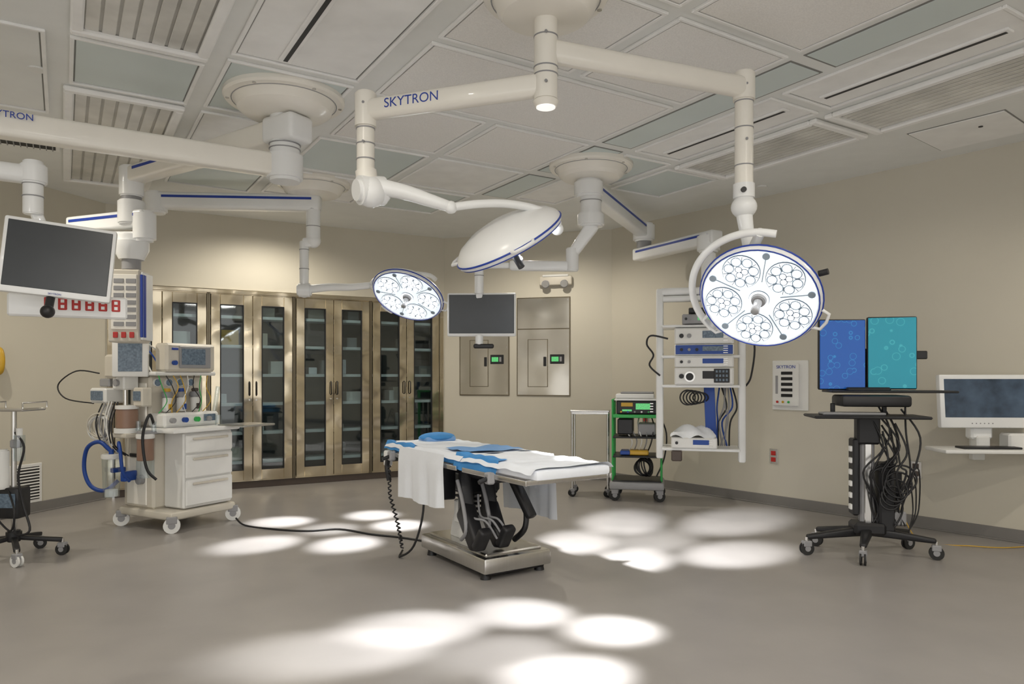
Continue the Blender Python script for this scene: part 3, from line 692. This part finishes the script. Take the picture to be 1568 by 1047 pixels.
# bellows & absorber on the near side
b.cyl((-.40, -.12, .60), (-.40, -.12, .78), .065, M_amber, bev=.004); b.cyl((-.40, -.12, .46), (-.40, -.12, .60), .068, M_clear); b.cyl((-.40, -.12, .78), (-.40, -.12, .82), .072, M_wplas, bev=.005)
b.cyl((-.40, .12, .86), (-.40, .12, 1.02), .085, M_amber, bev=.006); b.cyl((-.40, .12, 1.02), (-.40, .12, 1.05), .09, M_wplas); b.cyl((-.40, .12, .82), (-.40, .12, .86), .10, M_wplas)
b.beam((-.30, .12, .80), (-.48, .12, .80), .2, .04, M_beige, .01); b.beam((-.30, -.12, .83), (-.44, -.12, .83), .12, .03, M_grayp, .01)
for y in (-.2, 0): b.cyl((-.38, y, .84), (-.38, y, .92), .02, M_clear)
b.tube([(-.38, -.2, .9), (-.45, -.24, .98), (-.48, -.2, .80), (-.46, -.22, .55), (-.40, -.26, .45)], .012, M_black)
b.cyl((-.46, .24, .28), (-.46, .24, .60), .062, M_clear, .072); b.cyl((-.46, .24, .60), (-.46, .24, .64), .078, M_wplas, bev=.006); b.cyl((-.46, .24, .62), (-.46, .24, .68), .02, M_hose)
b.cyl((-.46, .24, .285), (-.46, .24, .34), .05, M_wplas)
b.beam((-.34, .24, .50), (-.46, .24, .50), .04, .04, M_hose, .008)
b.beam((-.34, .1, .46), (-.48, .06, .46), .05, .08, M_hose, .01)
b.tube([(-.46, .24, .66), (-.50, .34, .74), (-.52, .48, .68), (-.52, .52, .5), (-.50, .46, .36), (-.44, .36, .32), (-.36, .3, .4)], .017, M_hose, seg=10)
b.tube([(-.42, .2, .66), (-.46, .14, .74), (-.50, .06, .68), (-.49, .04, .5), (-.42, .06, .42)], .014, M_hose, seg=10)
b.box((-.38, .42, 1.13), (.18, .22, .13), M_wplas, .015); b.box((-.475, .42, 1.13), (.01, .16, .08), M_lcdw, .003); b.box((-.36, .42, 1.24), (.10, .14, .07), M_grayp, .01)
b.box((-.40, .38, .99), (.05, .1, .12), M_wplas, .01)
for i in range(9):
    b.ring((-.48+.006*i, .38+.015*math.sin(i), .86+.02*math.cos(i*2)), .10+.01*math.sin(i*3), .006, random.choice([M_wplas, M_grayp, M_beige]), Matrix.Rotation(math.pi/2, 4, 'Y') @ Matrix.Rotation(.12*i-.5, 4, 'X'))
for i in range(6):
    y = .18+.04*i; b.tube([(-.44, y, 1.08), (-.49+random.uniform(-.03, .03), y+.02, .9), (-.47, y-.04+random.uniform(-.05, .05), .72), (-.36, y-.02, .62)], .006, random.choice([M_wplas, M_black, M_grayp]))
b.tube([(-.40, .50, 1.32), (-.48, .70, 1.34), (-.52, .90, 1.22), (-.50, .82, 1.10), (-.42, .55, 1.06)], .006, M_black)
for i in range(4): b.tube([(-.2+.1*i, .2, 1.3), (-.25+.1*i, .3, 1.5), (-.3+.05*i, .36, 1.65), (-.2, .30, 1.75)], .007, random.choice([M_green, M_black, M_hose, M_wplas]))
for i in range(8):
    x = -.28+.07*i; b.tube([(x, -.12, 1.30), (x+random.uniform(-.05, .05), -.16, 1.2), (x+random.uniform(-.08, .08), -.14, 1.08), (x+random.uniform(-.04, .04), -.1, .98)], .004, random.choice([M_green, M_black, M_grayp, M_wplas, M_yellow]))
b.bx(.0, .18, .30, .34, .2, 1.2, M_grayp, .01)
b.done()

# ------------------------------------------------------------------ infusion stand far left
b = B('infusion_stand', (-3.55, 5.12, 0), 0)
for i in range(5):
    a = math.radians(20+72*i); x, y = .30*math.cos(a), .30*math.sin(a)
    b.beam((0, 0, .15), (x, y, .11), .04, .03, M_black, .008); b.caster(x, y, .042, M_wplas if i > 2 else M_rubber, yaw=40*i, top=.12)
b.cyl((0, 0, .14), (0, 0, 1.05), .018, M_steel); b.cyl((0, 0, .12), (0, 0, .2), .05, M_black, bev=.01)
b.box((0, 0, 1.06), (.30, .26, .02), M_steel, .008)
for s_ in (-1, 1): b.tube([(.15*s_, -.13, 1.07), (.15*s_, -.13, 1.11), (.15*s_, .13, 1.11), (.15*s_, .13, 1.07)], .006, M_steel, sm=False)
b.cyl((.08, -.06, .70), (.08, -.06, .88), .035, M_clear); b.cyl((.08, -.06, .88), (.08, -.06, .93), .02, M_wplas); b.box((.05, -.05, .82), (.06, .06, .06), M_grayp, .01)
b.cyl((-.05, -.05, .50), (-.05, -.05, .78), .045, M_wplas, bev=.01)
b.box((.0, 0, .40), (.16, .14, .22), M_black, .02, seg=2); b.box((.0, -.075, .42), (.12, .006, .10), M_lcdw, .002)
b.tube([(.05, -.06, .9), (.14, -.1, .8), (.10, -.1, .6), (.12, -.08, .4), (.18, -.1, .22), (.08, -.1, .2), (.04, -.05, .35)], .008, M_black)
b.tube([(.0, -.06, .5), (.1, -.14, .36), (.06, -.12, .22), (-.05, -.1, .3)], .007, M_black)
b.done()

# ------------------------------------------------------------------ stainless side table
b = B('stainless_side_table', (.86, 7.85, 0), -10)
b.box((0, 0, .92), (.42, .34, .02), M_steel, .005); b.box((0, 0, .90), (.40, .32, .03), M_steel, .004); b.box((0, 0, .22), (.38, .30, .015), M_steel, .004)
for x in (-.19, .19):
    for y in (-.145, .145): b.cyl((x, y, .08), (x, y, .91), .013, M_steel, seg=12); b.caster(x, y, .04, M_rubber, yaw=30, top=.1)
b.done()

# ------------------------------------------------------------------ green equipment cart
b = B('electrosurgical_cart', (1.33, 7.62, 0), -12)
b.box((0, 0, .16), (.56, .46, .08), M_grayp, .02, seg=2); b.box((0, 0, .205), (.50, .42, .02), M_black, .006)
for x in (-.23, .23):
    for y in (-.18, .18): b.caster(x, y, .058, M_rubber, yaw=20, top=.13)
for x in (-.25, .25):
    b.box((x, -.12, .62), (.022, .05, .86), M_green, .008); b.box((x, .17, .62), (.022, .05, .86), M_green, .008)
    b.box((x, .02, 1.04), (.022, .34, .03), M_green, .006)
for z, m in ((.46, M_black), (.66, M_black), (.88, M_green)): b.box((0, 0, z), (.49, .40, .02), m, .006)
b.box((0, -.195, .88), (.49, .014, .035), M_green, .004)
device(b, 0, .90, .42, .14, M_black, M_black, y=-.18, d=.34, lcd=M_lcd, knobs=0)
b.box((-.1, -.187, 1.0), (.12, .006, .04), M_yellow, .002); b.box((-.1, -.187, .94), (.10, .006, .02), M_lcd, .002)
for i in range(5): b.cyl((-.16+i*.07, -.18, .925), (-.16+i*.07, -.20, .925), .010, [M_yellow, M_hose, M_grayp, M_wplas, M_green][i], seg=10)
b.box((0, 0, 1.05), (.46, .38, .018), M_white, .006); b.box((-.02, 0, 1.085), (.40, .30, .05), M_wplas, .01); b.box((.0, 0, 1.12), (.34, .26, .02), M_grayp, .006)
b.box((-.12, -.02, .77), (.16, .30, .16), M_black, .01); b.box((.10, 0, .74), (.18, .28, .12), M_grayp, .01)
b.box((.02, -.1, .50), (.20, .16, .05), M_yellow, .01); b.box((-.12, -.1, .50), (.1, .2, .04), M_hose, .006)
for i in range(7): b.ring((.05+.01*i, -.04, .33+.004*i), .08+.005*i, .008, M_black, Matrix.Rotation(.25*math.sin(i*2)+1.1, 4, 'X') @ Matrix.Rotation(.2*i, 4, 'Y'))
for i in range(5): b.tube([(-.1+.06*i, .1, .87), (-.15+.08*i, -.1, .78), (-.05+.05*i, -.14, .62), (-.1+.05*i, -.05, .48)], .007, random.choice([M_black, M_wplas, M_grayp]))
b.tube([(.22, .0, .9), (.30, -.05, .7), (.28, -.1, .45), (.2, -.1, .25)], .008, M_black)
b.done()

# ------------------------------------------------------------------ monitor cart
b = B('dual_monitor_cart', (2.60, 5.26, 0), -10)
for ang, ln in ((195, .46), (250, .38), (345, .44), (30, .40), (150, .36)):
    a = math.radians(ang); x, y = ln*math.cos(a), ln*math.sin(a)
    b.beam((0, 0, .17), (x, y, .13), .08, .07, M_black, .015, w2=.045, h2=.035); b.caster(x, y, .048, M_rubber, yaw=ang, top=.13)
b.box((0, 0, .19), (.22, .18, .09), M_black, .02)
b.box((0, .02, .60), (.10, .07, .78), M_grayp, .012); b.box((0, -.02, .60), (.05, .02, .76), M_steel, .006)
b.box((0, 0, .9), (.16, .1, .2), M_black, .015)
b.box((-.085, .02, .56), (.045, .12, .56), M_black, .01)
for i in range(6): b.box((-.112, -.0, .34+i*.085), (.02, .05, .04), M_wplas, .004)
b.box((.12, .0, .42), (.11, .14, .50), M_black, .015); b.box((.2, .02, .5), (.06, .1, .2), M_black, .01)
b.box((.20, .0, .27), (.1, .12, .10), M_grayp, .01)
b.box((.14, .0, 1.185), (.84, .30, .016), M_black, .006); b.box((-.0, -.08, 1.12), (.46, .30, .08), M_black, .02, seg=2)
b.box((-.06, -.16, 1.01), (.76, .36, .02), M_black, .008); b.box((-.15, -.16, 1.03), (.42, .14, .018), M_grayp, .006)
for x in (-.25, .1): b.beam((x, -.05, 1.10), (x, -.05, 1.02), .03, .03, M_black, .006)
b.box((0, .05, 1.2), (.30, .2, .03), M_black, .01); b.cyl((0, .09, 1.2), (0, .09, 1.5), .025, M_black)
monitor(b, Matrix.Translation((-.17, .0, 1.455)) @ Matrix.Rotation(math.radians(4), 4, 'Z'), .335, .52, M_black, M_scrb, .008, .04)
monitor(b, Matrix.Translation((.17, .0, 1.465)) @ Matrix.Rotation(math.radians(-4), 4, 'Z'), .335, .53, M_black, M_scrt, .008, .04)
b.box((.375, .03, 1.45), (.08, .03, .06), M_black, .006)
for i in range(14):
    x = random.uniform(.02, .24); y = random.uniform(-.1, .04)
    b.tube([(x, y, 1.1-.02*i), (x+random.uniform(-.02, .12), y-.04, .9-.02*i), (x+random.uniform(-.08, .08), y-.05, .6), (x+random.uniform(-.05, .10), y, .35), (x, y, .22)], .007, M_black)
for i in range(5): b.ring((.12+.02*i, -.1, .40+.04*i), .06+.01*i, .007, M_black, Matrix.Rotation(1.2+.1*i, 4, 'X'))
for i in range(3): b.tube([(.2, .1, .3), (.32+.03*i, .12, .5+.06*i), (.38+.02*i, .2, .3), (.32, .1, .16)], .005, M_black)
b.done()
b = B('network_cable')
b.tube([(3.06, 5.9, .45), (3.12, 5.75, .2), (3.2, 5.62, .01), (3.5, 5.45, .008), (3.7, 5.4, .008), (3.95, 5.45, .008)], .004, M_yellow)
b.done()

# ------------------------------------------------------------------ wall mounted computer
b = B('wall_mounted_computer', (3.62, 5.50, 0), -4)
monitor(b, Matrix.Translation((0, 0, 1.105)) @ Euler((math.radians(-5), math.radians(0), 0)).to_matrix().to_4x4(), .66, .41, M_white, M_scrp, .035, .06, .08)
for i in range(6): b.cyl((-.1+i*.03, -.01, .935), (-.1+i*.03, -.016, .935), .005, M_grayp, seg=8)
b.box((0, .08, .86), (.16, .10, .10), M_white, .015); b.beam((0, .08, .88), (0, .10, 1.1), .12, .04, M_white, .01)
b.box((.0, -.04, .735), (.78, .32, .03), M_wplas, .01, seg=2); b.box((-.02, -.08, .757), (.42, .13, .016), M_black, .004)
b.box((.25, .02, .80), (.20, .14, .12), M_wplas, .015)
b.beam((0, .10, .80), (.12, .34, .80), .08, .14, M_wplas, .015); b.box((.0, .06, .79), (.1, .1, .09), M_wplas, .01)
b.beam((.12, .32, .62), (.12, .32, 1.25), .10, .06, M_wplas, .01)
b.done()

# ------------------------------------------------------------------ lights
def spot(name, p, t, e, size, blend=.5, col=(1, 1, 1), rad=.03):
    l = bpy.data.lights.new(name, 'SPOT'); l.energy = e; l.spot_size = math.radians(size); l.spot_blend = blend; l.color = col; l.shadow_soft_size = rad
    o = bpy.data.objects.new(name, l); sc.collection.objects.link(o); o.location = p
    o.rotation_euler = (V(t)-V(p)).to_track_quat('-Z', 'Y').to_euler(); return o
for p, t, e in spots: spot('surgical_spot', p, t, e, 16, .9, (.97, .98, 1), .05)
warm = (1, .92, .79)
for i, (x, y) in enumerate(((2.3, 5.2), (3.6, 3.6), (.2, 8.0), (-2.5, 7.6), (-3.9, 5.0), (-1.2, 2.2), (1.6, 1.8))):
    spot('added_fill_spot', (x, y, 3.10), (x, y, 0), 75, 160, .6, warm, .03)  # added fill spots with no fittings, for general room brightness
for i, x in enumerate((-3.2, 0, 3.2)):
    l = bpy.data.lights.new('unseen_fill_area', 'AREA'); l.shape = 'RECTANGLE'; l.size = 1.2; l.size_y = .6; l.energy = 35; l.color = (1, .96, .9)  # added fill lights behind the camera, no fixtures modelled there
    o = bpy.data.objects.new('unseen_fill_area', l); sc.collection.objects.link(o); o.location = (x, -.8, 3.09)
w = bpy.data.worlds.new('w'); sc.world = w; w.use_nodes = True
w.node_tree.nodes['Background'].inputs[0].default_value = (1, .98, .95, 1); w.node_tree.nodes['Background'].inputs[1].default_value = 1.25

cam = bpy.data.cameras.new('camera'); co = bpy.data.objects.new('camera', cam); sc.collection.objects.link(co)
co.location = (0, 0, 1.3); co.rotation_euler = (math.pi/2, 0, 0); cam.sensor_width = 36; cam.lens = 36*1100/1568; cam.shift_y = 51.5/1568
cam.clip_start = .05
sc.camera = co
sc.view_settings.view_transform = 'Standard'
sc.view_settings.exposure = .12
